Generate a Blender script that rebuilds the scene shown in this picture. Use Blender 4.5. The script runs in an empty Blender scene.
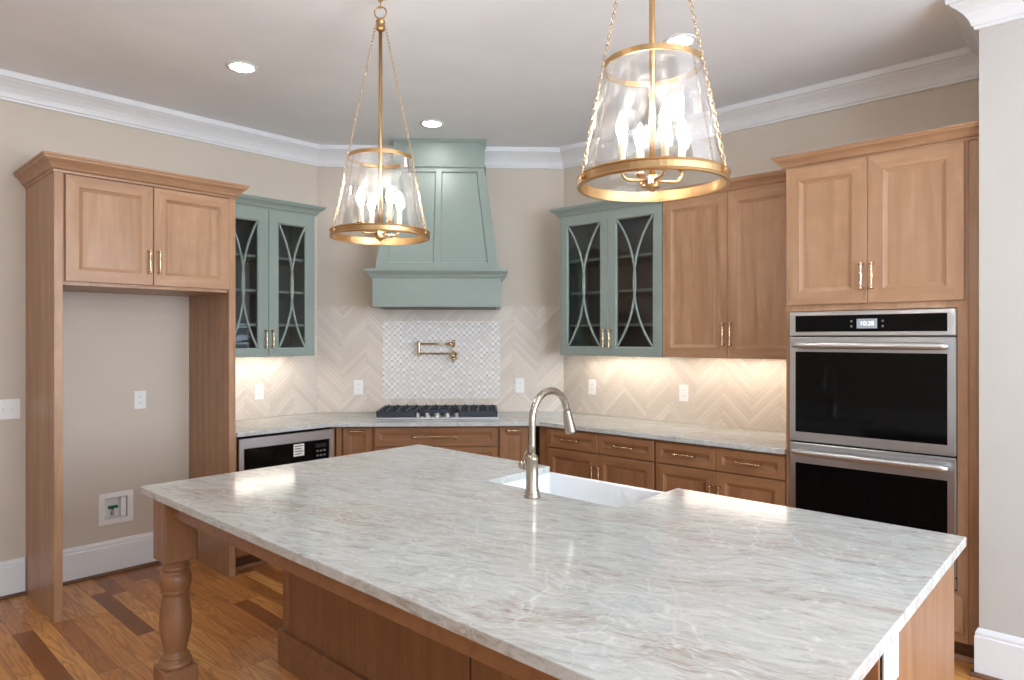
import bpy, bmesh, math, random
from mathutils import Vector, Matrix
random.seed(7)
PI = math.pi
SC = bpy.context.scene
COL = SC.collection

# ------------------------------------------------------------------ camera, world, daylight, exposure
cam_d = bpy.data.cameras.new('camera')
cam = bpy.data.objects.new('camera', cam_d)
COL.objects.link(cam)
cam.location = (0, 0, 1.52)
cam.rotation_euler = (PI / 2, 0, math.radians(42.69 - 90))
cam_d.sensor_width = 36
cam_d.lens = 667 / 1024 * 36
cam_d.shift_y = -2.3 / 1024
cam_d.clip_start = 0.05
SC.camera = cam

world = bpy.data.worlds.new('world')
SC.world = world
world.use_nodes = True
world.node_tree.nodes['Background'].inputs[0].default_value = (0.80, 0.90, 1.0, 1)
world.node_tree.nodes['Background'].inputs[1].default_value = 0.4

SC.view_settings.view_transform = 'Standard'
SC.view_settings.look = 'None'
SC.view_settings.gamma = 1
SC.view_settings.use_curve_mapping = False
SC.view_settings.exposure = 0.06
SC.cycles.use_denoising = True
SC.cycles.max_bounces = 10
SC.cycles.diffuse_bounces = 6
SC.cycles.transparent_max_bounces = 16
SC.cycles.sample_clamp_indirect = 6


def daylight_fill(name, loc, rot, sx, sy, power, color):
    l = bpy.data.lights.new(name, 'AREA')
    l.shape = 'RECTANGLE'
    l.size, l.size_y = sx, sy
    l.energy = power
    l.color = color
    o = bpy.data.objects.new(name, l)
    COL.objects.link(o)
    o.location = loc
    o.rotation_euler = rot
    return o


# daylight areas in unseen window openings, added to light the room
daylight_fill('added_daylight_side', (-3.05, -1.1, 1.75), (0, -PI / 2, 0), 1.75, 3.2, 26, (0.72, 0.855, 1.0))
daylight_fill('added_daylight_rear', (1.3, -3.05, 1.75), (PI / 2, 0, 0), 4.2, 1.75, 285, (0.72, 0.855, 1.0))

# ------------------------------------------------------------------ geometry constants
YL, XR, CEIL = 4.82, 4.316, 3.05
SD = 7.718                                   # diagonal wall: x + y = SD
CL = (SD - YL, YL)                           # left end of diagonal wall
CR = (XR, SD - XR)                           # right end
DC = ((CL[0] + CR[0]) / 2, (CL[1] + CR[1]) / 2)
DH = math.hypot(CR[0] - CL[0], CR[1] - CL[1]) / 2
PX, PY = 3.63, 0.49                          # corner of the wall return beside the ovens
TOP = 0.914
XMIN, YMIN = -3.0, -3.0
R45, R90 = -PI / 4, -PI / 2


def lin(r, g, b):
    f = lambda c: (c / 255 / 12.92) if c / 255 <= 0.04045 else ((c / 255 + 0.055) / 1.055) ** 2.4
    return (f(r), f(g), f(b), 1)


# ------------------------------------------------------------------ node helper
class NG:
    def __init__(s, name):
        s.m = bpy.data.materials.new(name)
        s.m.use_nodes = True
        s.t = s.m.node_tree
        s.b = s.t.nodes['Principled BSDF']
        s.out = s.t.nodes['Material Output']

    def n(s, typ, ins=None, **kw):
        nd = s.t.nodes.new(typ)
        for k, v in kw.items():
            setattr(nd, k, v)
        for k, v in (ins or {}).items():
            s.set(nd.inputs[k], v)
        return nd

    def set(s, sock, v):
        if isinstance(v, bpy.types.NodeSocket):
            s.t.links.new(v, sock)
        else:
            sock.default_value = v

    def math(s, op, a, b=0.0, c=0.0):
        nd = s.n('ShaderNodeMath', operation=op)
        s.set(nd.inputs[0], a); s.set(nd.inputs[1], b); s.set(nd.inputs[2], c)
        return nd.outputs[0]

    def ramp(s, fac, stops, interp='LINEAR'):
        nd = s.n('ShaderNodeValToRGB')
        cr = nd.color_ramp
        cr.interpolation = interp
        while len(cr.elements) < len(stops):
            cr.elements.new(0.5)
        for e, (p, c) in zip(cr.elements, stops):
            e.position = p
            e.color = c
        s.set(nd.inputs[0], fac)
        return nd.outputs[0]

    def mix(s, fac, a, b, mode='MIX'):
        nd = s.n('ShaderNodeMix', data_type='RGBA', blend_type=mode)
        s.set(nd.inputs[0], fac); s.set(nd.inputs[6], a); s.set(nd.inputs[7], b)
        return nd.outputs[2]

    def coord(s, kind='Object'):
        return s.n('ShaderNodeTexCoord').outputs[kind]

    def mapping(s, vec, loc=(0, 0, 0), rot=(0, 0, 0), scale=(1, 1, 1)):
        nd = s.n('ShaderNodeMapping')
        s.set(nd.inputs[0], vec)
        nd.inputs[1].default_value = loc
        nd.inputs[2].default_value = rot
        nd.inputs[3].default_value = scale
        return nd.outputs[0]

    def noise(s, vec, scale, detail=4, rough=0.5, dist=0.0):
        nd = s.n('ShaderNodeTexNoise', {'Vector': vec, 'Scale': scale, 'Detail': detail, 'Roughness': rough, 'Distortion': dist})
        return nd.outputs[0]

    def bump(s, h, strength, dist=0.01):
        nd = s.n('ShaderNodeBump', {'Height': h, 'Strength': strength, 'Distance': dist})
        s.set(s.b.inputs['Normal'], nd.outputs[0])

    def sep(s, vec):
        nd = s.n('ShaderNodeSeparateXYZ', {0: vec})
        return nd.outputs

    def comb(s, x, y, z=0.0):
        return s.n('ShaderNodeCombineXYZ', {0: x, 1: y, 2: z}).outputs[0]

    def fin(s, base=None, rough=None, metal=None, spec=None):
        if base is not None: s.set(s.b.inputs['Base Color'], base)
        if rough is not None: s.set(s.b.inputs['Roughness'], rough)
        if metal is not None: s.set(s.b.inputs['Metallic'], metal)
        if spec is not None: s.set(s.b.inputs['Specular IOR Level'], spec)
        return s.m


def paint(name, col, rough=0.5, mottle=0.03, bump=0.03, scale=60, spec=0.4):
    g = NG(name)
    c = g.coord()
    n1 = g.noise(c, 3.0, 3)
    dark = tuple(v * (1 - mottle) for v in col[:3]) + (1,)
    lite = tuple(min(1, v * (1 + mottle)) for v in col[:3]) + (1,)
    base = g.ramp(n1, [(0.3, dark), (0.7, lite)])
    g.bump(g.noise(c, scale, 3), bump, 0.004)
    return g.fin(base, rough, 0, spec)


def wood(name, horizontal=False, light=(187, 149, 117), mid=(172, 133, 101), dark=(146, 107, 77)):
    g = NG(name)
    c = g.coord()
    rnd = g.n('ShaderNodeObjectInfo').outputs['Random']
    off = g.n('ShaderNodeVectorMath', {0: c, 1: g.comb(g.math('MULTIPLY', rnd, 7.3), g.math('MULTIPLY', rnd, 3.1), g.math('MULTIPLY', rnd, 5.7))}, operation='ADD').outputs[0]
    sc1 = (1.0, 12, 12) if horizontal else (12, 12, 1.0)
    sc2 = (4.0, 90, 90) if horizontal else (90, 90, 4.0)
    n1 = g.noise(g.mapping(off, scale=sc1), 1.6, 5, 0.55, 0.6)
    n2 = g.noise(g.mapping(off, scale=sc2), 1.2, 3, 0.6)
    n3 = g.noise(off, 7.0, 5, 0.65, 0.6)
    base = g.ramp(n1, [(0.25, lin(*dark)), (0.48, lin(*mid)), (0.72, lin(*light))])
    base = g.mix(g.math('MULTIPLY', g.ramp(n3, [(0.38, (0, 0, 0, 1)), (0.62, (1, 1, 1, 1))]), 0.55), base, lin(*[round(0.6 * a + 0.4 * b) for a, b in zip(mid, dark)]))
    base = g.mix(g.math('MULTIPLY', n2, 0.12), base, lin(*dark))
    g.bump(n2, 0.04, 0.002)
    return g.fin(base, 0.38, 0, 0.45)


def metal(name, col, rough=0.3, brushed=None, metalness=1.0):
    g = NG(name)
    c = g.coord()
    n = g.noise(g.mapping(c, scale=brushed or (2, 2, 2)), 3.0, 2)
    r = g.math('ADD', g.math('MULTIPLY', n, 0.10), rough - 0.05)
    return g.fin(col, r, metalness, 0.5)


def emit(name, col, strength):
    g = NG(name)
    n = g.noise(g.coord(), 5, 2)
    s = g.math('MULTIPLY', g.math('ADD', g.math('MULTIPLY', n, 0.1), 0.95), strength)
    g.set(g.b.inputs['Emission Color'], col)
    g.set(g.b.inputs['Emission Strength'], s)
    return g.fin(col, 0.5)


def clear_glass(name, tint, refl=1.0, seed=0.0, haze=0.0):
    """thin clear pane: see-through with a fresnel reflection"""
    g = NG(name)
    c = g.coord()
    n = g.noise(c, 9, 3, 0.6, 0.3)
    bn = g.n('ShaderNodeBump', {'Height': n, 'Strength': seed, 'Distance': 0.02}).outputs[0]
    tr = g.n('ShaderNodeBsdfTransparent', {0: tint}).outputs[0]
    gl = g.n('ShaderNodeBsdfGlossy', {'Roughness': 0.02, 'Normal': bn}).outputs[0]
    fr = g.n('ShaderNodeFresnel', {'IOR': 1.45, 'Normal': bn}).outputs[0]
    if haze:
        df = g.n('ShaderNodeBsdfTranslucent', {0: (1, 1, 1, 1)}).outputs[0]
        sp = g.math('MULTIPLY', g.ramp(g.noise(c, 26, 4, 0.7), [(0.42, (0, 0, 0, 1)), (0.75, (1, 1, 1, 1))]), haze)
        tr = g.n('ShaderNodeMixShader', {0: sp, 1: tr, 2: df}).outputs[0]
    mx = g.n('ShaderNodeMixShader', {0: g.math('MULTIPLY', fr, refl), 1: tr, 2: gl}).outputs[0]
    g.t.links.new(mx, g.out.inputs[0])
    return g.m


def stone(name):
    """pale quartzite with long taupe streaks and white crackle veins"""
    g = NG(name)
    geo = g.n('ShaderNodeNewGeometry').outputs['Position']
    warp = g.n('ShaderNodeTexNoise', {'Vector': geo, 'Scale': 2.2, 'Detail': 3.0}).outputs[1]
    wv = g.n('ShaderNodeVectorMath', {0: warp, 1: (0.22, 0.22, 0.22)}, operation='MULTIPLY').outputs[0]
    p = g.n('ShaderNodeVectorMath', {0: geo, 1: wv}, operation='ADD').outputs[0]
    rot = math.radians(73)
    q = g.mapping(p, rot=(0, 0, rot))
    n1 = g.noise(g.mapping(q, scale=(1.1, 4.5, 4)), 1.0, 6, 0.62, 0.5)
    n2 = g.noise(g.mapping(q, scale=(13, 78, 60)), 1.0, 5, 0.7, 0.5)
    n4 = g.noise(g.mapping(q, loc=(3.1, 1.7, 0), scale=(8, 38, 30)), 1.0, 6, 0.72, 0.7)
    n5 = g.noise(g.mapping(p, scale=(30, 30, 30)), 1.0, 4, 0.7)
    base = g.ramp(n4, [(0.30, lin(156, 156, 151)), (0.44, lin(186, 187, 183)), (0.60, lin(200, 201, 197)), (0.78, lin(213, 214, 211))])
    band = g.ramp(n1, [(0.50, (0, 0, 0, 1)), (0.66, (1, 1, 1, 1))])
    streak = g.ramp(n2, [(0.44, (0, 0, 0, 1)), (0.66, (1, 1, 1, 1))])
    base = g.mix(g.math('MULTIPLY', band, 0.22), base, lin(190, 180, 168))
    base = g.mix(g.math('MULTIPLY', g.math('MULTIPLY', band, streak), 0.85), base, lin(150, 128, 110))
    grey = g.ramp(n2, [(0.30, (1, 1, 1, 1)), (0.43, (0, 0, 0, 1))])
    base = g.mix(g.math('MULTIPLY', grey, 0.55), base, lin(146, 145, 141))
    base = g.mix(g.math('MULTIPLY', g.ramp(n5, [(0.56, (0, 0, 0, 1)), (0.72, (1, 1, 1, 1))]), 0.45), base, lin(232, 231, 229))
    for k, (sc, th) in enumerate((((3.4, 2.2, 3), 0.012), ((7.5, 5.0, 6), 0.018))):
        jit = g.n('ShaderNodeTexNoise', {'Vector': geo, 'Scale': 16.0, 'Detail': 3.0}).outputs[1]
        pj = g.n('ShaderNodeVectorMath', {0: p, 1: g.n('ShaderNodeVectorMath', {0: jit, 1: (0.05, 0.05, 0.05)}, operation='MULTIPLY').outputs[0]}, operation='ADD').outputs[0]
        vo = g.n('ShaderNodeTexVoronoi', {'Vector': g.mapping(pj, rot=(0, 0, 0.5 + k), scale=sc), 'Scale': 1.0}, feature='DISTANCE_TO_EDGE').outputs[0]
        vein = g.ramp(vo, [(0.0, (1, 1, 1, 1)), (th, (0, 0, 0, 1))])
        vm = g.math('MULTIPLY', g.math('MULTIPLY', vein, g.ramp(g.noise(p, 2.6, 3), [(0.44, (0, 0, 0, 1)), (0.6, (1, 1, 1, 1))])), 0.30)
        base = g.mix(vm, base, lin(236, 235, 233))
    return g.fin(base, 0.13, 0, 0.5)


def floor_mat():
    g = NG('oak_floor')
    c = g.coord()
    x, y, z = g.sep(c)
    W = 0.086
    xi = g.math('DIVIDE', x, W)
    col = g.math('FLOOR', xi)
    wn = g.n('ShaderNodeTexWhiteNoise', {'Vector': g.comb(col, 3.7)}, noise_dimensions='2D').outputs[0]
    yo = g.math('ADD', y, g.math('MULTIPLY', wn, 9.0))
    yi = g.math('DIVIDE', yo, 0.78)
    row = g.math('FLOOR', yi)
    wn2 = g.n('ShaderNodeTexWhiteNoise', {'Vector': g.comb(col, row)}, noise_dimensions='2D')
    r = wn2.outputs[0]
    pv = g.comb(g.math('ADD', x, g.math('MULTIPLY', r, 5.0)), g.math('ADD', y, g.math('MULTIPLY', r, 11.0)), r)
    n1 = g.noise(g.mapping(pv, scale=(14, 1.2, 1)), 1.5, 5, 0.6, 1.2)
    cn = g.noise(g.mapping(pv, scale=(9, 0.85, 1)), 1.0, 2, 0.45, 0.4)
    wave = g.math('FRACT', g.math('MULTIPLY', cn, 17.0))
    n2 = g.noise(g.mapping(pv, scale=(140, 6, 1)), 1.0, 3)
    base = g.ramp(r, [(0.0, lin(124, 76, 42)), (0.14, lin(156, 98, 54)), (0.26, lin(196, 134, 74)), (0.5, lin(212, 150, 86)), (0.8, lin(228, 170, 104)), (1.0, lin(186, 122, 68))])
    base = g.mix(g.math('MULTIPLY', g.ramp(wave, [(0.0, (0.3, 0.3, 0.3, 1)), (0.10, (1, 1, 1, 1)), (0.55, (0, 0, 0, 1))]), 0.50), base, lin(112, 64, 28))
    base = g.mix(g.math('MULTIPLY', g.ramp(n1, [(0.35, (1, 1, 1, 1)), (0.6, (0, 0, 0, 1))]), 0.35), base, lin(150, 92, 48))
    base = g.mix(g.math('MULTIPLY', n2, 0.16), base, lin(110, 64, 32))
    fx = g.math('FRACT', xi); fy = g.math('FRACT', yi)
    ex = g.math('MINIMUM', fx, g.math('SUBTRACT', 1.0, fx))
    ey = g.math('MULTIPLY', g.math('MINIMUM', fy, g.math('SUBTRACT', 1.0, fy)), 0.78 / W)
    e = g.math('MINIMUM', ex, ey)
    gap = g.math('LESS_THAN', e, 0.012)
    base = g.mix(g.math('MULTIPLY', gap, 0.75), base, lin(48, 26, 14))
    g.bump(g.math('SUBTRACT', g.math('MULTIPLY', n1, 0.3), gap), 0.15, 0.002)
    return g.fin(base, 0.28, 0, 0.5)


def herringbone_mat():
    """hand-made glazed herringbone tile, long tiles at 45 degrees"""
    g = NG('herringbone_tile')
    c = g.coord()
    x, y, z = g.sep(c)
    W, N = 0.028, 10.0
    s = 0.70710678 / W
    u = g.math('MULTIPLY', g.math('ADD', x, z), s)
    v = g.math('MULTIPLY', g.math('SUBTRACT', z, x), s)
    u = g.math('ADD', u, 400.0); v = g.math('ADD', v, 400.0)
    i = g.math('FLOOR', u); j = g.math('FLOOR', v)
    d = g.math('FLOORED_MODULO', g.math('SUBTRACT', i, j), 2 * N)
    horiz = g.math('LESS_THAN', d, N - 0.5)
    fu = g.math('FRACT', u); fv = g.math('FRACT', v)
    lu = g.math('FLOORED_MODULO', g.math('SUBTRACT', u, j), 2 * N)
    lv = g.math('FLOORED_MODULO', g.math('SUBTRACT', g.math('SUBTRACT', v, i), 1.0), 2 * N)
    hid = g.math('FLOOR', g.math('DIVIDE', g.math('SUBTRACT', u, j), 2 * N))
    vid = g.math('FLOOR', g.math('DIVIDE', g.math('SUBTRACT', g.math('SUBTRACT', v, i), 1.0), 2 * N))

    def sel(a, b):
        nd = g.n('ShaderNodeMix', data_type='FLOAT')
        g.set(nd.inputs[0], horiz); g.set(nd.inputs[2], b); g.set(nd.inputs[3], a)
        return nd.outputs[0]
    ln = sel(lu, lv); cr = sel(fv, fu)
    ida = sel(hid, g.math('ADD', vid, 777.0)); idb = sel(j, i)
    el = g.math('MINIMUM', ln, g.math('SUBTRACT', N, ln))
    ec = g.math('MINIMUM', cr, g.math('SUBTRACT', 1.0, cr))
    e = g.math('MINIMUM', el, ec)
    rnd = g.n('ShaderNodeTexWhiteNoise', {'Vector': g.comb(ida, idb)}, noise_dimensions='2D').outputs[0]
    n = g.noise(c, 14, 4, 0.6)
    base = g.ramp(rnd, [(0.0, lin(208, 196, 182)), (0.5, lin(216, 205, 192)), (1.0, lin(223, 213, 201))])
    base = g.mix(g.math('MULTIPLY', n, 0.25), base, lin(204, 191, 178))
    gr = g.ramp(e, [(0.03, (1, 1, 1, 1)), (0.075, (0, 0, 0, 1))])
    base = g.mix(g.math('MULTIPLY', gr, 0.5), base, lin(190, 176, 161))
    hgt = g.math('ADD', g.ramp(e, [(0.02, (0, 0, 0, 1)), (0.16, (1, 1, 1, 1))]), g.math('ADD', g.math('MULTIPLY', n, 0.5), g.math('MULTIPLY', g.math('MULTIPLY', rnd, cr), 0.8)))
    g.bump(hgt, 0.35, 0.003)
    return g.fin(base, 0.22, 0, 0.5)


def mosaic_mat():
    """woven marble mosaic: crossed white strips with small grey dots"""
    g = NG('woven_mosaic')
    c = g.coord()
    x, y, z = g.sep(c)
    s = 0.70710678 / 0.033
    u = g.math('ADD', g.math('MULTIPLY', g.math('ADD', x, z), s), 300.0)
    v = g.math('ADD', g.math('MULTIPLY', g.math('SUBTRACT', z, x), s), 300.0)
    i = g.math('FLOOR', u); j = g.math('FLOOR', v)
    fu = g.math('FRACT', u); fv = g.math('FRACT', v)
    par = g.math('FLOORED_MODULO', g.math('ADD', i, j), 2.0)
    nd = g.n('ShaderNodeMix', data_type='FLOAT')
    g.set(nd.inputs[0], par); g.set(nd.inputs[2], fu); g.set(nd.inputs[3], fv)
    f = nd.outputs[0]
    eb = g.math('MINIMUM', f, g.math('SUBTRACT', 1.0, f))
    strip = g.math('GREATER_THAN', eb, 0.17)
    rnd = g.n('ShaderNodeTexWhiteNoise', {'Vector': g.comb(i, j)}, noise_dimensions='2D').outputs[0]
    base = g.ramp(rnd, [(0.0, lin(222, 217, 211)), (0.6, lin(233, 229, 223)), (1.0, lin(240, 237, 232))])
    base = g.mix(g.math('MULTIPLY', g.math('SUBTRACT', 1.0, strip), 0.85), base, lin(202, 193, 184))
    du = g.math('MINIMUM', fu, g.math('SUBTRACT', 1.0, fu)); dv = g.math('MINIMUM', fv, g.math('SUBTRACT', 1.0, fv))
    dot = g.math('LESS_THAN', g.math('MAXIMUM', du, dv), 0.15)
    ci = g.math('ROUND', u); cj = g.math('ROUND', v)
    r2 = g.n('ShaderNodeTexWhiteNoise', {'Vector': g.comb(ci, cj)}, noise_dimensions='2D').outputs[0]
    dk = g.math('MULTIPLY', dot, g.math('GREATER_THAN', r2, 0.72))
    base = g.mix(g.math('MULTIPLY', dk, 0.6), base, lin(130, 124, 122))
    g.bump(strip, 0.25, 0.002)
    return g.fin(base, 0.2, 0, 0.5)


M = {}
M['wall'] = paint('beige_wall_paint', lin(204, 192, 177), 0.75, 0.02)
M['pale_wall'] = paint('pale_wall_paint', lin(192, 188, 181), 0.75, 0.02)
M['ceiling'] = paint('ceiling_paint', lin(236, 240, 244), 0.85, 0.02)
M['trim'] = paint('white_trim_paint', lin(228, 228, 228), 0.35, 0.01, 0.01)
M['wood'] = wood('cabinet_stain_upright')
M['woodh'] = wood('cabinet_stain_level', True)
M['isl'] = wood('dimmed_stain_upright', False, (162, 118, 83), (147, 103, 69), (122, 82, 52))  # darker island stain; on base cabinets it puts dimmer light into the colour
M['islh'] = wood('dimmed_stain_level', True, (162, 118, 83), (147, 103, 69), (122, 82, 52))
M['dark_wood'] = wood('toe_kick_stain', True, (120, 84, 58), (98, 66, 44), (74, 48, 31))
M['sage'] = paint('sage_paint', lin(139, 151, 144), 0.36, 0.02, 0.015)
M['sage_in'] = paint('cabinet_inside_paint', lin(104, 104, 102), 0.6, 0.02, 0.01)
M['stone'] = stone('quartzite')
M['floor'] = floor_mat()
M['tile'] = herringbone_mat()
M['mosaic'] = mosaic_mat()
M['brass'] = metal('aged_brass', lin(196, 160, 114), 0.32)
M['pull'] = metal('champagne_brass', lin(220, 194, 158), 0.26)
M['steel'] = metal('stainless_steel', lin(208, 211, 215), 0.32, (2, 2, 60))
M['steel_h'] = metal('stainless_bright', lin(214, 214, 214), 0.34)
M['nickel'] = metal('brushed_nickel', lin(186, 176, 160), 0.27)
M['black_glass'] = paint('black_glass', lin(7, 7, 8), 0.06, 0.0, 0.0, spec=0.18)
M['black'] = paint('black_enamel', lin(22, 22, 24), 0.4, 0.05, 0.02)
M['iron'] = paint('cast_iron', lin(50, 53, 60), 0.42, 0.08, 0.12, 200)
M['white'] = paint('white_plastic', lin(236, 234, 230), 0.35, 0.01, 0.0)
M['grey'] = paint('grey_plastic', lin(110, 108, 106), 0.5, 0.02, 0.0)
M['ceramic'] = paint('white_fireclay', lin(238, 240, 242), 0.12, 0.005, 0.0, spec=0.5)
M['green'] = paint('green_handle', lin(14, 92, 62), 0.4, 0.05, 0.0)
M['candle'] = paint('ivory_candle_sleeve', lin(232, 214, 180), 0.5, 0.02, 0.0)
M['pane'] = clear_glass('cabinet_pane', (0.90, 0.92, 0.92, 1), 0.9)
M['seedy'] = clear_glass('seeded_shade_glass', (0.97, 0.97, 0.96, 1), 0.5, 0.05, 0.14)
M['bulb'] = emit('bulb_glow', (1.0, 0.94, 0.86, 1), 200)
M['led'] = emit('led_strip_glow', (1.0, 0.88, 0.76, 1), 36)
M['can'] = emit('can_lens_glow', (1.0, 0.975, 0.95, 1), 80)
M['lcd'] = emit('display_glow', (0.30, 0.33, 0.36, 1), 0.13)
M['digits'] = emit('digit_glow', (0.9, 0.95, 1.0, 1), 1.2)


# ------------------------------------------------------------------ mesh builder
class MB:
    def __init__(s):
        s.bm = bmesh.new()

    def quad(s, vs, mi=0, smooth=False):
        try:
            f = s.bm.faces.new(vs)
            f.material_index = mi
            f.smooth = smooth
        except ValueError:
            pass

    def box(s, x0, x1, y0, y1, z0, z1, bev=0.0, mi=0, seg=1):
        t = bmesh.new()
        bmesh.ops.create_cube(t, size=1)
        sx, sy, sz = abs(x1 - x0), abs(y1 - y0), abs(z1 - z0)
        for v in t.verts:
            v.co = Vector(((x0 + x1) / 2 + v.co.x * sx, (y0 + y1) / 2 + v.co.y * sy, (z0 + z1) / 2 + v.co.z * sz))
        bev = min(bev, sx * 0.45, sy * 0.45, sz * 0.45)
        if bev > 0:
            bmesh.ops.bevel(t, geom=list(t.edges), offset=bev, segments=seg, affect='EDGES', profile=0.5)
        s.merge(t, mi)
        return s

    def merge(s, t, mi=0, smooth=None):
        for f in t.faces:
            f.material_index = mi
            if smooth is not None:
                f.smooth = smooth
        me = bpy.data.meshes.new('tmp')
        t.to_mesh(me)
        t.free()
        s.bm.from_mesh(me)
        bpy.data.meshes.remove(me)

    def tube(s, pts, r, seg=10, closed=False, mi=0, caps=True):
        pts = [Vector(p) for p in pts]
        n = len(pts)
        rs = r if isinstance(r, (list, tuple)) else [r] * n
        rings = []
        prev = None
        for k in range(n):
            a = pts[k - 1] if (k > 0 or closed) else pts[k]
            b = pts[(k + 1) % n] if (k < n - 1 or closed) else pts[k]
            t = (b - a).normalized() if (b - a).length > 1e-9 else Vector((0, 0, 1))
            if prev is None:
                up = Vector((0, 0, 1)) if abs(t.z) < 0.9 else Vector((1, 0, 0))
                side = t.cross(up).normalized()
            else:
                side = (prev - t * prev.dot(t)).normalized()
            prev = side
            up2 = side.cross(t)
            rings.append([s.bm.verts.new(pts[k] + (side * math.cos(2 * PI * q / seg) + up2 * math.sin(2 * PI * q / seg)) * rs[k]) for q in range(seg)])
        for k in range(n if closed else n - 1):
            A, B = rings[k], rings[(k + 1) % n]
            for q in range(seg):
                s.quad([A[q], A[(q + 1) % seg], B[(q + 1) % seg], B[q]], mi, True)
        if caps and not closed:
            s.quad(rings[0][::-1], mi)
            s.quad(rings[-1], mi)
        return s

    def lathe(s, prof, origin=(0, 0, 0), axis='Z', seg=24, mi=0, smooth=True, closed=False):
        """prof: list of (radius, height along axis)"""
        o = Vector(origin)

        def P(r, h, a):
            c, d = r * math.cos(a), r * math.sin(a)
            if axis == 'Z': return o + Vector((c, d, h))
            if axis == 'X': return o + Vector((h, c, d))
            return o + Vector((c, h, d))
        rings = []
        for r, h in prof:
            if r < 1e-6:
                rings.append([s.bm.verts.new(P(0, h, 0))])
            else:
                rings.append([s.bm.verts.new(P(r, h, 2 * PI * q / seg)) for q in range(seg)])
        m = len(rings)
        for k in range(m if closed else m - 1):
            A, B = rings[k], rings[(k + 1) % m]
            for q in range(seg):
                q2 = (q + 1) % seg
                if len(A) == 1 and len(B) == 1: continue
                if len(A) == 1: s.quad([A[0], B[q2], B[q]], mi, smooth)
                elif len(B) == 1: s.quad([A[q], A[q2], B[0]], mi, smooth)
                else: s.quad([A[q], A[q2], B[q2], B[q]], mi, smooth)
        return s

    def sweep(s, path, prof, mi=0, closed=False, smooth=False):
        """sweep a closed profile [(out, z)] along a 2D path; out is to the right of travel"""
        n = len(path)
        P = [Vector((p[0], p[1])) for p in path]
        rings = []
        for k in range(n):
            d1 = (P[k] - P[k - 1]).normalized() if (k > 0 or closed) else None
            d2 = (P[(k + 1) % n] - P[k]).normalized() if (k < n - 1 or closed) else None
            if d1 is None: d1 = d2
            if d2 is None: d2 = d1
            n1 = Vector((d1.y, -d1.x)); n2 = Vector((d2.y, -d2.x))
            m = (n1 + n2).normalized()
            m = m / max(0.2, m.dot(n1))
            rings.append([s.bm.verts.new((P[k].x + m.x * o, P[k].y + m.y * o, z)) for o, z in prof])
        q = len(prof)
        for k in range(n if closed else n - 1):
            A, B = rings[k], rings[(k + 1) % n]
            for i in range(q):
                s.quad([A[i], A[(i + 1) % q], B[(i + 1) % q], B[i]], mi, smooth)
        if not closed:
            s.quad(rings[0][::-1], mi)
            s.quad(rings[-1], mi)
        return s

    def prism(s, poly, z0, z1, mi=0, bev=0.0):
        t = bmesh.new()
        lo = [t.verts.new((p[0], p[1], z0)) for p in poly]
        hi = [t.verts.new((p[0], p[1], z1)) for p in poly]
        t.faces.new(lo[::-1]); t.faces.new(hi)
        for k in range(len(poly)):
            t.faces.new([lo[k], lo[(k + 1) % len(poly)], hi[(k + 1) % len(poly)], hi[k]])
        bmesh.ops.recalc_face_normals(t, faces=list(t.faces))
        if bev:
            bmesh.ops.bevel(t, geom=list(t.edges), offset=bev, segments=2, affect='EDGES', profile=0.5)
        s.merge(t, mi)
        return s

    def rects(s, x0, x1, z0, z1, rings, cap=True, y=0.0, mv=0, mh=1, mc=0, back=True):
        """nested rectangles facing -y: rings [(inset, y)] bridged in turn; cap the last or loop back to the first"""
        R = []
        for ins, yy in rings:
            a, b, c, d = x0 + ins, x1 - ins, z0 + ins, z1 - ins
            R.append([s.bm.verts.new((a, y + yy, c)), s.bm.verts.new((b, y + yy, c)), s.bm.verts.new((b, y + yy, d)), s.bm.verts.new((a, y + yy, d))])
        m = len(R)
        for k in range(m - 1 if cap else m):
            A, B = R[k], R[(k + 1) % m]
            for q in range(4):
                s.quad([A[q], A[(q + 1) % 4], B[(q + 1) % 4], B[q]], mh if q in (0, 2) else mv)
        if cap:
            if back: s.quad(R[0][::-1], mv)
            s.quad(R[-1], mc)
        return s

    def build(s, name, mats, parent=None, recalc=True):
        if recalc:
            bmesh.ops.recalc_face_normals(s.bm, faces=list(s.bm.faces))
        me = bpy.data.meshes.new(name)
        s.bm.to_mesh(me)
        s.bm.free()
        for m in (mats if isinstance(mats, (list, tuple)) else [mats]):
            me.materials.append(m)
        o = bpy.data.objects.new(name, me)
        COL.objects.link(o)
        if parent is not None:
            o.parent = parent
        return o


def thing(name, label, cat, loc=(0, 0, 0), rz=0.0, group=None):
    o = bpy.data.objects.new(name, None)
    o.empty_display_size = 0.1
    COL.objects.link(o)
    o.location = loc
    o.rotation_euler = (0, 0, rz)
    o['label'] = label
    o['category'] = cat
    if group: o['group'] = group
    return o


def tag(o, label, cat, group=None):
    o['label'] = label
    o['category'] = cat
    if group: o['group'] = group
    return o


def struct(o, label=None):
    o['kind'] = 'structure'
    if label: o['label'] = label
    return o


def copy_tree(o, parent=None):
    c = o.copy()
    COL.objects.link(c)
    if parent is not None:
        c.parent = parent
    for ch in list(o.children):
        copy_tree(ch, c)
    return c


WD = [M['wood'], M['woodh']]
WI = [M['isl'], M['islh']]


def door_rings(fw, t=0.02, bw=0.017):
    return [(0, 0), (0, -t + 0.002), (0.002, -t), (fw, -t), (fw + 0.003, -t + 0.003), (fw + bw, -t + 0.0095), (fw + bw + 0.003, -t + 0.0105)]


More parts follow.
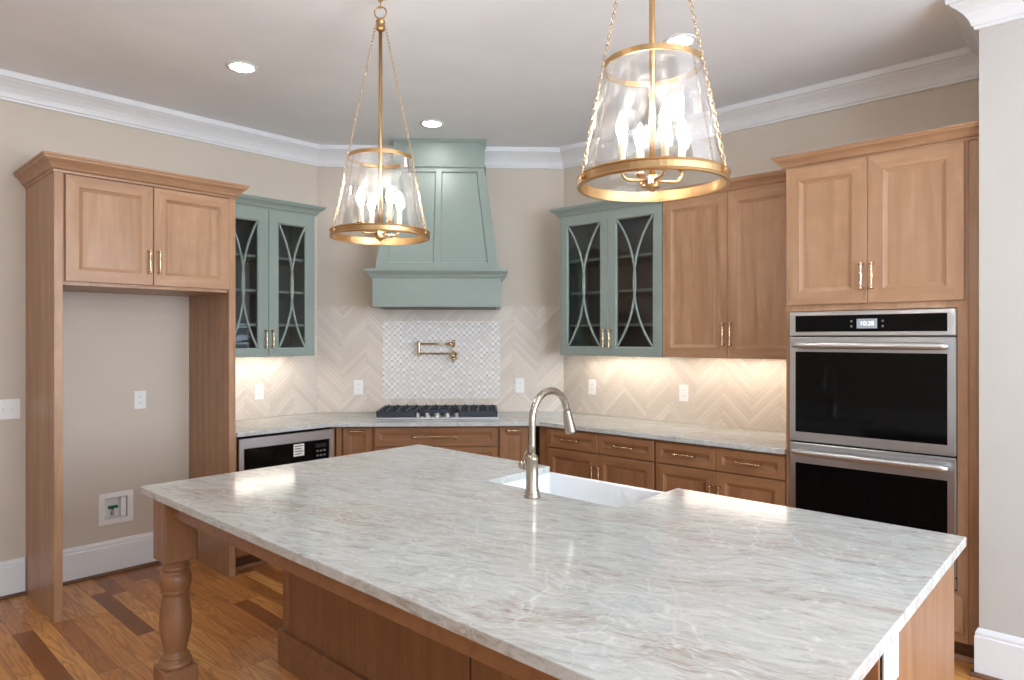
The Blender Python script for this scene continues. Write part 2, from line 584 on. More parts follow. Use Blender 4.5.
def pull(parent, x, y, z, length=0.125, vertical=True, name='handle'):
    """turned bar pull standing off the front (front faces -y)"""
    b = MB()
    h = length / 2
    prof = [(0, -h - 0.006), (0.0062, -h - 0.006), (0.0075, -h - 0.002), (0.0062, -h + 0.003), (0.0045, -h + 0.010), (0.0042, -h * 0.55), (0.0052, -h * 0.3), (0.0072, 0), (0.0052, h * 0.3), (0.0042, h * 0.55), (0.0045, h - 0.010), (0.0062, h - 0.003), (0.0075, h + 0.002), (0.0062, h + 0.006), (0, h + 0.006)]
    prof = [(r * 1.22, q) for r, q in prof]
    if vertical:
        b.lathe(prof, (x, y - 0.026, z), 'Z', 10)
        for q in (-h, h): b.tube([(x, y, z + q), (x, y - 0.026, z + q)], [0.0085, 0.006], 8)
    else:
        b.lathe(prof, (x, y - 0.026, z), 'X', 10)
        for q in (-h, h): b.tube([(x + q, y, z), (x + q, y - 0.026, z)], [0.0085, 0.006], 8)
    return b.build(name, M['pull'], parent)


def panel_door(parent, x0, x1, z0, z1, y, fw=0.062, name='door', hor=False, bw=0.017, mats=None):
    b = MB()
    b.rects(x0, x1, z0, z1, door_rings(fw, 0.02, bw), True, y, 0, 1, 1 if hor else 0)
    return b.build(name, mats or WD, parent)


def cab_crown(parent, path, z0, z1, proj, mat):
    h = z1 - z0
    prof = [(-0.012, z0), (0.004, z0), (0.006, z0 + h * 0.14), (proj * 0.28, z0 + h * 0.22), (proj * 0.36, z0 + h * 0.36), (proj * 0.55, z0 + h * 0.55), (proj * 0.85, z0 + h * 0.72), (proj * 0.9, z0 + h * 0.84), (proj, z0 + h * 0.88), (proj, z1), (-0.012, z1)]
    b = MB()
    b.sweep(path, prof, 0)
    return b.build('crown_molding', mat, parent)


# ------------------------------------------------------------------ room shell
def shell():
    b = MB()
    b.box(XMIN - 0.2, XR + 0.2, YMIN - 0.2, YL + 0.2, -0.06, 0.0)
    struct(b.build('floor', M['floor']), 'oak plank floor in mixed honey and brown boards')
    b = MB()
    b.box(XMIN - 0.2, XR + 0.2, YMIN - 0.2, YL + 0.2, CEIL, CEIL + 0.1)
    struct(b.build('ceiling', M['ceiling']), 'plain off white ceiling')
    b = MB()
    hx0, hx1, hz0, hz1 = 1.367, 1.507, 0.348, 0.488            # cut-out for the water box
    b.box(XMIN, hx0, YL, YL + 0.12, 0, CEIL)
    b.box(hx1, CL[0] + 0.05, YL, YL + 0.12, 0, CEIL)
    b.box(hx0, hx1, YL, YL + 0.12, 0, hz0)
    b.box(hx0, hx1, YL, YL + 0.12, hz1, CEIL)
    wl = struct(b.build('wall_left', M['wall']), 'beige wall behind the tall open refrigerator surround')
    b = MB()
    b.prism([CL, CR, (CR[0] + 0.13, CR[1] + 0.02), (CL[0] + 0.02, CL[1] + 0.13)], 0, CEIL)
    wb = struct(b.build('wall_back', M['wall']), 'short angled beige wall behind the range hood')
    b = MB()
    b.box(XR, XR + 0.12, PY - 0.6, CR[1] + 0.05, 0, CEIL)
    wr = struct(b.build('wall_right', M['wall']), 'beige wall behind the glass cabinet and ovens')
    b = MB()
    b.box(PX, XR, YMIN, PY, 0, CEIL)
    struct(b.build('wall_return', M['pale_wall']), 'pale wall end beside the double oven')
    # far side of the room, with added window openings that let the daylight in
    b = MB()
    b.box(XMIN - 0.12, XMIN, YMIN, -2.75, 0, CEIL)
    b.box(XMIN - 0.12, XMIN, 0.55, YL + 0.1, 0, CEIL)
    b.box(XMIN - 0.12, XMIN, -2.75, 0.55, 2.65, CEIL)
    b.box(XMIN - 0.12, XMIN, -2.75, 0.55, 0, 0.85)
    struct(b.build('wall_side', M['wall']), 'beige wall with an added window opening')
    b = MB()
    b.box(XMIN, -0.85, YMIN - 0.12, YMIN, 0, CEIL)
    b.box(3.45, XR, YMIN - 0.12, YMIN, 0, CEIL)
    b.box(-0.85, 3.45, YMIN - 0.12, YMIN, 2.65, CEIL)
    b.box(-0.85, 3.45, YMIN - 0.12, YMIN, 0, 0.85)
    struct(b.build('wall_rear', M['wall']), 'beige wall with an added window opening behind the viewer')

    # crown moulding
    z0 = 2.905
    cp = [(0, z0), (0.016, z0), (0.018, z0 + 0.012), (0.026, z0 + 0.016), (0.030, z0 + 0.030), (0.036, z0 + 0.045), (0.052, z0 + 0.068), (0.074, z0 + 0.088), (0.092, z0 + 0.100), (0.098, z0 + 0.108), (0.110, z0 + 0.110), (0.112, z0 + 0.128), (0.112, CEIL), (0, CEIL)]
    hu = 0.352
    hx = lambda u: (DC[0] + u * 0.7071, DC[1] - u * 0.7071)
    b = MB()
    b.sweep([(XMIN, YL), CL, hx(-hu)], cp)
    struct(b.build('trim_1', M['trim']), 'white crown molding along the left wall up to the hood')
    b = MB()
    b.sweep([hx(hu), CR, (XR, PY), (PX, PY), (PX, YMIN)], cp)
    struct(b.build('trim_2', M['trim']), 'white crown molding from the hood to the wall return')
    # baseboards with an oak shoe
    bp = [(0, 0.0), (0.016, 0.0), (0.016, 0.178), (0.013, 0.184), (0.013, 0.196), (0.009, 0.206), (0.005, 0.214), (0, 0.216)]
    sp = [(0.0165, 0.0), (0.032, 0.0), (0.032, 0.008), (0.026, 0.017), (0.0165, 0.019)]
    for nm, path in (('baseboard_left', [(XMIN, YL), (0.95, YL)]), ('baseboard_alcove', [(0.998, YL), (1.894, YL)]), ('baseboard_right', [(PX + 0.01, PY), (PX, PY), (PX, YMIN)])):
        b = MB()
        b.sweep(path, bp)
        o = struct(b.build(nm, M['trim']), {'baseboard_left': 'white baseboard left of the tall wood panel', 'baseboard_alcove': 'white baseboard inside the refrigerator alcove', 'baseboard_right': 'white baseboard around the pale wall end'}[nm])
        b = MB()
        b.sweep(path, sp)
        b.build('shoe_molding', M['dark_wood'], o)

    # tile backsplash, one sheet per wall, each a part of its wall
    def sheet(parent, name, mat, loc, rz, x0, x1, zz0, zz1, t):
        b = MB()
        b.box(x0, x1, -t, 0, zz0, zz1)
        o = b.build(name, mat, parent)
        o.location = loc
        o.rotation_euler = (0, 0, rz)
        return o
    TZ = 1.776
    sheet(wl, 'tile_backsplash', M['tile'], (CL[0], YL, 0), 0, 1.940 - CL[0], -0.003, TOP + 0.001, 1.384, 0.008)
    o = sheet(wl, 'tile_edge', M['tile'], (CL[0], YL, 0), 0, 2.675 - CL[0], -0.003, 1.3845, TZ, 0.008)
    sheet(wb, 'tile_backsplash', M['tile'], (DC[0], DC[1], 0), R45, -DH + 0.003, DH - 0.003, TOP + 0.001, TZ, 0.008)
    o = sheet(wb, 'mosaic_panel', M['mosaic'], (DC[0] - 0.0057, DC[1] - 0.0057, 0), R45, -0.472, 0.478, 1.026, 1.657, 0.003)
    o['label'] = 'woven white mosaic inset'
    sheet(wr, 'tile_backsplash', M['tile'], (XR, CR[1], 0), R90, 0.003, CR[1] - 1.372, TOP + 0.001, 1.388, 0.008)
    sheet(wr, 'tile_edge', M['tile'], (XR, CR[1], 0), R90, 0.003, CR[1] - 3.168, 1.3885, TZ, 0.008)


shell()


# ------------------------------------------------------------------ kitchen island
def island():
    X0, X1, Y0, Y1 = 1.565, 2.392, 0.385, 2.89
    t = thing('kitchen_island', 'large brown wood island base with a turned leg under the pale stone slab', 'kitchen island', (0, 0, 0))
    b = MB()
    b.box(X0 + 0.018, 1.975, Y0 + 0.018, Y1 - 0.018, 0.05, 0.883)
    b.box(1.975, X1, Y0 + 0.018, 1.28, 0.05, 0.883)
    b.box(1.975, X1, 2.055, Y1 - 0.018, 0.05, 0.883)
    b.box(1.975, X1, 1.28, 2.055, 0.05, 0.64)
    b.build('body', WI, t)
    for ya, yb in ((Y0, 1.6325), (1.6425, Y1)):              # seating-side panels split by a groove
        b = MB()
        b.box(X0, X0 + 0.018, ya, yb, 0.10, 0.883, 0.002)
        b.box(X0 - 0.006, X0 + 0.012, yb - 0.055 if yb > 2 else ya, yb if yb > 2 else ya + 0.055, 0.165, 0.883, 0.002)
        b.build('back_panel', WI, t)
    for ya in (Y0, Y1 - 0.018):
        b = MB()
        b.box(X0, X1, ya, ya + 0.018, 0.10, 0.883, 0.002)
        b.build('end_panel', WI, t)
    b = MB()
    prof = [(-0.02, 0.0), (0.022, 0.0), (0.022, 0.128), (0.018, 0.134), (0.018, 0.142), (0.010, 0.152), (0.004, 0.162), (-0.02, 0.162)]
    b.sweep([(X1, Y1), (X0, Y1), (X0, Y0), (X1, Y0)][::-1], prof[::1])
    pl = b.build('plinth', [M['islh']], t)
    # fronts on the sink side
    def at(px, py, rz):
        e = bpy.data.objects.new('front', None)
        return e
    b = MB()
    for ya, yb, za, zb in ((0.41, 0.83, 0.12, 0.86), (0.84, 1.27, 0.12, 0.86), (1.29, 1.66, 0.12, 0.63), (1.67, 2.045, 0.12, 0.63), (2.065, 2.465, 0.12, 0.86), (2.475, 2.87, 0.12, 0.86)):
        d = MB()
        d.rects(-(yb - ya) / 2, (yb - ya) / 2, za, zb, door_rings(0.055), True, 0.0, 0, 1, 0)
        o = d.build('door', WI, t)
        o.location = (X1 + 0.0005, (ya + yb) / 2, 0)
        o.rotation_euler = (0, 0, PI / 2)
        pull(o, 0.14 if int(ya * 100) % 2 else -0.14, -0.02, zb - 0.12)
    b.bm.free()
    # legs and aprons of the seating overhang
    LW, LX, LY1 = 0.127, 0.992, 2.88
    turned = [(0, .204), (.060, .206), (.062, .215), (.060, .226), (.050, .232), (.046, .238), (.052, .243), (.050, .250), (.040, .256), (.041, .268), (.047, .295),
              (.056, .335), (.0595, .370), (.058, .41), (.053, .45), (.0485, .485), (.0475, .497), (.052, .501), (.056, .506), (.052, .511), (.055, .518), (.059, .540),
              (.0595, .561), (.055, .578), (.046, .585), (.047, .590), (.054, .596), (.056, .601), (.053, .608), (.046, .614), (.044, .620), (.052, .624), (.054, .632), (0, .634)]
    for ly in (LY1 - LW / 2, 0.395 + LW / 2):
        b = MB()
        cx = LX + LW / 2
        b.box(LX, LX + LW, ly - LW / 2, ly + LW / 2, 0.630, 0.883, 0.006)
        b.box(LX, LX + LW, ly - LW / 2, ly + LW / 2, 0.0, 0.207, 0.006)
        b.lathe(turned, (cx, ly, 0), 'Z', 32)
        b.build('leg', M['isl'], t)
    AX = 1.021
    b = MB(); b.box(AX, AX + 0.02, 0.523, 2.752, 0.812, 0.883, 0.002); b.build('apron', M['islh'], t)
    b = MB(); b.box(LX + LW, X0, 2.84, 2.86, 0.812, 0.883, 0.002); b.build('apron', M['islh'], t)
    b = MB(); b.box(LX + LW, X0, 0.415, 0.435, 0.812, 0.883, 0.002); b.build('apron', M['islh'], t)

    # slab with the notch for the apron sink
    x0, x1, y0, y1 = 0.97, 2.432, 0.36, 2.962
    nx, na, nb = 2.005, 1.335, 2.000
    b = MB()
    b.prism([(x0, y0), (x1, y0), (x1, na), (nx, na), (nx, nb), (x1, nb), (x1, y1), (x0, y1)], 0.884, TOP, 0, 0.003)
    tag(b.build('stone_countertop', M['stone']), 'large pale grey stone slab with taupe streaks on the island', 'countertop')

    # apron-front sink
    s = thing('apron_sink', 'white apron front sink set in the island slab behind the faucet', 'sink', (0, 0, 0))
    sx0, sx1, sy0, sy1, sz0, sz1, w = 1.985, 2.458, 1.305, 2.03, 0.645, 0.8825, 0.022
    b = MB()
    R = []
    for a, c, z in ((0, 0, sz0), (0, 0, sz1 - 0.006), (0.005, 0.005, sz1), (w - 0.004, w - 0.004, sz1), (w, w, sz1 - 0.005), (w + 0.012, w + 0.012, sz0 + 0.05), (w + 0.05, w + 0.05, sz0 + 0.024)):
        R.append([b.bm.verts.new(p) for p in ((sx0 + a, sy0 + a, z), (sx1 - a, sy0 + a, z), (sx1 - a, sy1 - a, z), (sx0 + a, sy1 - a, z))])
    for k in range(len(R) - 1):
        for q in range(4):
            b.quad([R[k][q], R[k][(q + 1) % 4], R[k + 1][(q + 1) % 4], R[k + 1][q]])
    b.quad(R[0][::-1]); b.quad(R[-1])
    bmesh.ops.bevel(b.bm, geom=[e for e in b.bm.edges if abs(e.verts[0].co.z - e.verts[1].co.z) > 0.05], offset=0.012, segments=3, affect='EDGES', profile=0.5)
    b.build('basin', M['ceramic'], s)
    b = MB()
    b.lathe([(0, 0.6695), (0.045, 0.6695), (0.045, 0.673), (0.03, 0.675), (0.02, 0.671), (0, 0.671)], ((sx0 + sx1) / 2 - 0.06, (sy0 + sy1) / 2, 0), 'Z', 20)
    b.build('drain', M['steel_h'], s)

    # faucet
    fx, fy = 1.917, 1.664
    f = thing('kitchen_faucet', 'brushed nickel gooseneck faucet standing on the island slab', 'faucet', (fx, fy, TOP))
    b = MB()
    b.lathe([(0, 0), (0.032, 0), (0.032, 0.006), (0.029, 0.009), (0.028, 0.014), (0.030, 0.018), (0.0255, 0.026), (0.0235, 0.034), (0.0225, 0.10), (0.0225, 0.140), (0.0245, 0.143), (0.0245, 0.149), (0.022, 0.153), (0.018, 0.160), (0.0135, 0.164), (0, 0.164)], seg=24)
    b.build('body', M['nickel'], f)
    b = MB()
    r, zb = 0.108, 0.290
    pts = [(0, 0, 0.155), (0, 0, 0.20), (0, 0, 0.25)]
    for k in range(0, 25):
        a = PI - (PI * 0.93) * k / 24
        pts.append((r + r * math.cos(a), 0, zb + r * math.sin(a)))
    b.tube(pts, 0.0135, 14)
    b.build('spout', M['nickel'], f)
    end = Vector(pts[-1]); dirv = (end - Vector(pts[-2])).normalized()
    b = MB()
    P = [end + dirv * q for q in (-0.002, 0.001, 0.003, 0.006, 0.03, 0.060, 0.088, 0.094, 0.096)]
    b.tube(P, [0.0138, 0.0138, 0.0160, 0.0160, 0.0185, 0.0220, 0.0250, 0.0250, 0.021], 18)
    h = b.build('spray_head', M['nickel'], f)
    b = MB()
    bp = end + dirv * 0.032 + Vector((0.0185, 0, 0.002))
    b.box(bp.x - 0.004, bp.x + 0.004, bp.y - 0.006, bp.y + 0.006, bp.z - 0.016, bp.z + 0.016, 0.003)
    b.build('button', M['grey'], h)
    b = MB()
    b.lathe([(0, 0.018), (0.0165, 0.018), (0.0165, 0.030), (0.0145, 0.032), (0.0145, 0.036), (0.0175, 0.038), (0.0175, 0.056), (0.014, 0.060), (0, 0.061)], (0, 0, 0.115), 'Y', 18)
    hd = b.build('handle', M['nickel'], f)
    b = MB()
    b.tube([(0, 0.048, 0.125), (0.001, 0.040, 0.150), (0.002, 0.030, 0.176)], [0.0045, 0.004, 0.003], 8)
    b.build('lever', M['nickel'], hd)


island()


# ------------------------------------------------------------------ refrigerator surround on the left wall
def fridge_surround():
    xa, xb, yf, yw = 0.955, 1.937, 4.192, YL - 0.001
    t = thing('refrigerator_surround', 'tall brown wood surround with an empty refrigerator bay under two doors', 'cabinet', (0, 0, 0))
    for x0, x1 in ((xa, xa + 0.040), (xb - 0.042, xb)):
        b = MB(); b.box(x0, x1, yf, yw, 0.0, 2.445, 0.0015); b.build('side_panel', M['wood'], t)
    b = MB(); b.box(xa + 0.040, xb - 0.042, yf + 0.022, yw, 1.806, 2.445); b.build('cabinet_box', WD, t)
    mid = 1.449
    for x0, x1, hx in ((xa + 0.053, mid - 0.002, mid - 0.025), (mid + 0.002, xb - 0.040, mid + 0.028)):
        d = panel_door(t, x0, x1, 1.826, 2.402, yf + 0.0215, 0.063)
        pull(d, hx, yf + 0.0015, 1.962, 0.125)
    cab_crown(t, [(xa, yw - 0.002), (xa, yf), (xb, yf), (xb, 4.402)], 2.405, 2.492, 0.062, M['woodh'])


def path_front(x0, x1, yb, yf):
    """sides and front of a wall cabinet, travelled so that out is outward"""
    return [(x0, yb), (x0, yf), (x1, yf), (x1, yb)]


# ------------------------------------------------------------------ wall cabinets; local frame: x along the wall, front to -y, wall at y = 0
def mullion(parent, x0, x1, z0, z1, y):
    cx, hw, hh = (x0 + x1) / 2, (x1 - x0) / 2, (z1 - z0) / 2
    sag = hw + 0.006
    R = (hh * hh + sag * sag) / (2 * sag)
    for sgn in (-1, 1):
        b = MB()
        prof = []
        n = 20
        for k in range(n + 1):
            zz = -hh + 2 * hh * k / n
            off = math.sqrt(R * R - zz * zz) - (R - sag)          # 0 at the ends, sag in the middle
            prof.append((cx + sgn * (hw - off) * 1.0, (z0 + z1) / 2 + zz))
        w = 0.0065
        L = []
        for k, (px, pz) in enumerate(prof):
            a = prof[max(0, k - 1)]; c = prof[min(n, k + 1)]
            tx, tz = c[0] - a[0], c[1] - a[1]
            l = math.hypot(tx, tz); nx, nz = tz / l, -tx / l
            L.append([b.bm.verts.new((px + nx * s * w, y + d, pz + nz * s * w)) for s, d in ((-1, 0.006), (-1, -0.004), (-0.5, -0.007), (0.5, -0.007), (1, -0.004), (1, 0.006))])
        for k in range(n):
            for q in range(6):
                b.quad([L[k][q], L[k][(q + 1) % 6], L[k + 1][(q + 1) % 6], L[k + 1][q]])
        b.quad(L[0]); b.quad(L[-1])
        b.build('mullion', M['sage'], parent)


def glass_cabinet(label, loc, rz, w, z0, z1, ztop, stile, rail_b, rail_t, cpath):
    D = 0.35
    t = thing('glass_front_cabinet', label, 'cabinet', loc, rz)
    b = MB()
    th = 0.018
    b.box(0, th, -D + 0.02, -0.0005, z0, z1)
    b.box(w - th, w, -D + 0.02, -0.0005, z0, z1)
    b.box(th, w - th, -D + 0.02, -0.0005, z0, z0 + th)
    b.box(th, w - th, -D + 0.02, -0.0005, z1 - th, z1)
    b.build('cabinet_box', M['sage'], t)
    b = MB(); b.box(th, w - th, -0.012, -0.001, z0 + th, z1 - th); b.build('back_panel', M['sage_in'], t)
    for zs in (1.612, 1.852, 2.095):
        b = MB(); b.box(th + 0.001, w - th - 0.001, -D + 0.045, -0.0125, zs - 0.009, zs + 0.009, 0.001); b.build('shelf', M['sage'], t)
    for k, (x0, x1) in enumerate(((0.002, w / 2 - 0.0015), (w / 2 + 0.0015, w - 0.002))):
        b = MB()
        gx0, gx1, gz0, gz1 = x0 + stile, x1 - stile, z0 + rail_b, z1 - rail_t
        yf = -D
        # frame with a stepped inner edge, open in the middle
        R = []
        for (ax, az, bx, bz, yy) in ((x0, z0, x1, z1, yf + 0.0195), (x0, z0, x1, z1, yf + 0.002), (x0 + .002, z0 + .002, x1 - .002, z1 - .002, yf), (gx0 - .010, gz0 - .010, gx1 + .010, gz1 + .010, yf), (gx0, gz0, gx1, gz1, yf + 0.007), (gx0, gz0, gx1, gz1, yf + 0.0195)):
            R.append([b.bm.verts.new(p) for p in ((ax, yy, az), (bx, yy, az), (bx, yy, bz), (ax, yy, bz))])
        for q in range(6):
            for c in range(4):
                b.quad([R[q][c], R[q][(c + 1) % 4], R[(q + 1) % 6][(c + 1) % 4], R[(q + 1) % 6][c]])
        d = b.build('door', M['sage'], t)
        b = MB(); b.box(gx0 - 0.004, gx1 + 0.004, yf + 0.0125, yf + 0.0155, gz0 - 0.004, gz1 + 0.004); b.build('glass_pane', M['pane'], d)
        mullion(d, gx0, gx1, gz0, gz1, yf + 0.006)
        hx = (x1 - 0.024) if k == 0 else (x0 + 0.024)
        pull(d, hx, yf, z0 + 0.125, 0.118)
    c = cab_crown(t, cpath, z1 - 0.012, ztop, 0.060, M['sage'])
    b = MB(); b.box(0.06, w - 0.06, -0.16, -0.13, z0 - 0.003, z0 - 0.0005, 0.001)
    o = b.build('light_strip', M['led'], t)
    o['label'] = 'glowing strip light under the cabinet'
    return t


def wall_cabs():
    w = 2.671 - 1.938
    glass_cabinet('small sage green glass door cabinet beside the refrigerator surround', (1.938, YL, 0), 0, w, 1.386, 2.436, 2.498, 0.078, 0.062, 0.100,
                  [(0.002, -0.35), (w, -0.35), (w, -0.001)])
    w = 3.163 - 2.292
    glass_cabinet('wide sage green glass door cabinet right of the hood', (XR, 3.163, 0), R90, w, 1.389, 2.432, 2.490, 0.072, 0.068, 0.078,
                  [(0, -0.001), (0, -0.35), (w - 0.001, -0.35)])
    # wood cabinet between the glass cabinet and the oven tower
    w = 2.290 - 1.3725
    D = 0.35
    t = thing('upper_cabinet', 'two door brown wood wall cabinet between the sage cabinet and oven tower', 'cabinet', (XR, 2.290, 0), R90)
    z0, z1 = 1.392, 2.436
    b = MB(); b.box(0, w, -D + 0.0205, -0.0005, z0, z1); b.build('cabinet_box', WD, t)
    m = 2.290 - 1.832
    for x0, x1, hx in ((0.003, m - 0.0015, m - 0.024), (m + 0.0015, w - 0.002, m + 0.024)):
        d = panel_door(t, x0, x1, z0 + 0.002, z1 - 0.008, -D + 0.020, 0.062)
        pull(d, hx, -D, z0 + 0.150, 0.130)
    cab_crown(t, [(0.001, -D), (w - 0.001, -D)], z1 - 0.012, 2.496, 0.060, M['woodh'])
    b = MB(); b.box(0.06, w - 0.06, -0.16, -0.13, z0 - 0.003, z0 - 0.0005, 0.001)
    b.build('light_strip', M['led'], t)['label'] = 'glowing strip light under the cabinet'


# ------------------------------------------------------------------ oven tower
def oven_tower():
    ya, yb = 1.371, 0.492                    # from the counter end to the wall return
    w = ya - yb
    D = XR - 3.700                           # body front; fronts stand 20 mm proud
    t = thing('oven_tower', 'tall brown wood cabinet that houses the double oven', 'cabinet', (XR, ya, 0), R90)
    wb = 1.371 - 0.540
    b = MB()
    b.box(0, 0.024, -D, -0.0005, 0.10, 2.445)
    b.box(0.788, wb, -D, -0.0005, 0.10, 2.445)
    b.box(0.024, 0.788, -D, -0.0005, 1.662, 2.445)
    b.box(0.024, 0.788, -D, -0.0005, 0.10, 0.335)
    b.box(0.024, 0.788, -0.02, -0.0005, 0.335, 1.662)
    b.build('cabinet_box', WD, t)
    b = MB(); b.box(wb + 0.0005, w - 0.0005, -D + 0.004, -0.0005, 0.10, 2.445, 0.001); b.build('filler_panel', M['wood'], t)
    m = 1.371 - 0.963
    for x0, x1, hx in ((0.006, m - 0.0015, m - 0.024), (m + 0.0015, 0.817, m + 0.024)):
        d = panel_door(t, x0, x1, 1.695, 2.430, -D, 0.070)
        pull(d, hx, -D - 0.02, 1.832, 0.122)
    d = panel_door(t, 0.012, 0.812, 0.150, 0.318, -D, 0.045, 'drawer', True)
    pull(d, 0.41, -D - 0.02, 0.235, 0.14, False)
    b = MB(); b.box(0.0, w - 0.0005, -D + 0.055, -D + 0.075, 0.0, 0.0995); b.build('toe_kick', M['dark_wood'], t)
    b = MB()
    b.sweep([(0.0, -D + 0.055), (w - 0.02, -D + 0.055)], [(0.0005, 0), (0.018, 0), (0.018, 0.008), (0.010, 0.02), (0.0005, 0.022)])
    b.build('shoe_molding', M['woodh'], t)
    cab_crown(t, [(0, -0.415), (0, -D - 0.004), (w - 0.0006, -D - 0.004)], 2.432, 2.500, 0.060, M['woodh'])

    # double oven standing in the tower
    o = thing('double_oven', 'stainless double wall oven with two black glass doors', 'oven', (XR, ya, 0), R90)
    x0, x1 = 0.026, 0.786
    yf = -D - 0.022
    b = MB(); b.box(x0 + 0.006, x1 - 0.006, -D + 0.001, -0.05, 0.345, 1.652); b.build('oven_box', M['black'], o)
    # control panel
    b = MB()
    z0, z1 = 1.531, 1.658
    b.box(x0, x1, yf, -D - 0.0005, z0, z1, 0.003)
    cp = b.build('control_panel', M['steel'], o)
    b = MB(); b.box(x0 + 0.031, x1 - 0.034, yf - 0.0015, yf + 0.004, z0 + 0.020, z1 - 0.021, 0.0005); gl = b.build('black_fascia', M['black_glass'], cp)
    cx = 1.371 - 0.963
    b = MB(); b.box(cx - 0.047, cx + 0.047, yf - 0.0022, yf - 0.0016, 1.567, 1.616); dp = b.build('display', M['lcd'], cp)
    fd = bpy.data.curves.new('display_digits', 'FONT')
    fd.body = '10:28'
    fd.size = 0.030
    fd.align_x, fd.align_y = 'CENTER', 'CENTER'
    fd.extrude = 0.0002
    fd.materials.append(M['digits'])
    tmp = bpy.data.objects.new('tmp', fd)
    COL.objects.link(tmp)
    bpy.context.view_layer.update()
    fm = bpy.data.meshes.new_from_object(tmp.evaluated_get(bpy.context.evaluated_depsgraph_get()))
    bpy.data.objects.remove(tmp)
    bpy.data.curves.remove(fd)
    fm.transform(Matrix.Rotation(PI / 2, 4, 'X'))
    fo = bpy.data.objects.new('display_digits', fm)
    COL.objects.link(fo)
    fo.parent = dp
    fo.location = (cx, yf - 0.0026, 1.5915)
    for q, (px, pz) in enumerate(((-0.072, 1.604), (-0.072, 1.578), (0.072, 1.604), (0.072, 1.578))):
        b = MB(); b.box(cx + px - 0.005, cx + px + 0.005, yf - 0.002, yf - 0.0016, pz - 0.005, pz + 0.005); b.build('touch_mark', M['grey'], cp)

    def oven_door(z0, z1, wz0, wz1, hz, lbl):
        b = MB()
        b.box(x0, x1, yf, -D - 0.0005, z0, z1, 0.004)
        d = b.build('door', M['steel'], o)
        b = MB(); b.box(x0 + 0.031, x1 - 0.034, yf - 0.0015, yf + 0.004, wz0, wz1, 0.0005); b.build('window', M['black_glass'], d)
        b = MB()
        hx0, hx1 = x0 + 0.030, x1 - 0.026
        n = 24
        pts, rs = [], []
        for k in range(n + 1):
            u = k / n
            pts.append((hx0 + (hx1 - hx0) * u, yf - 0.040 - 0.012 * math.sin(PI * u), hz))
            e = min(u, 1 - u) * n
            rs.append(0.0175 if e > 1.5 else (0.0165 if e > 0.5 else 0.013))
        b.tube(pts, rs, 14)
        for px in (hx0 + 0.02, hx1 - 0.02):
            b.box(px - 0.012, px + 0.012, yf - 0.040, yf + 0.001, hz - 0.010, hz + 0.010, 0.003)
        b.build('handle', M['steel_h'], d)
    oven_door(0.966, 1.524, 1.016, 1.445, 1.480, 'upper')
    oven_door(0.400, 0.957, 0.450, 0.850, 0.912, 'lower')
    b = MB(); b.box(x0, x1, yf + 0.004, -D - 0.0005, 0.345, 0.393, 0.003); b.build('bottom_trim', M['steel'], o)


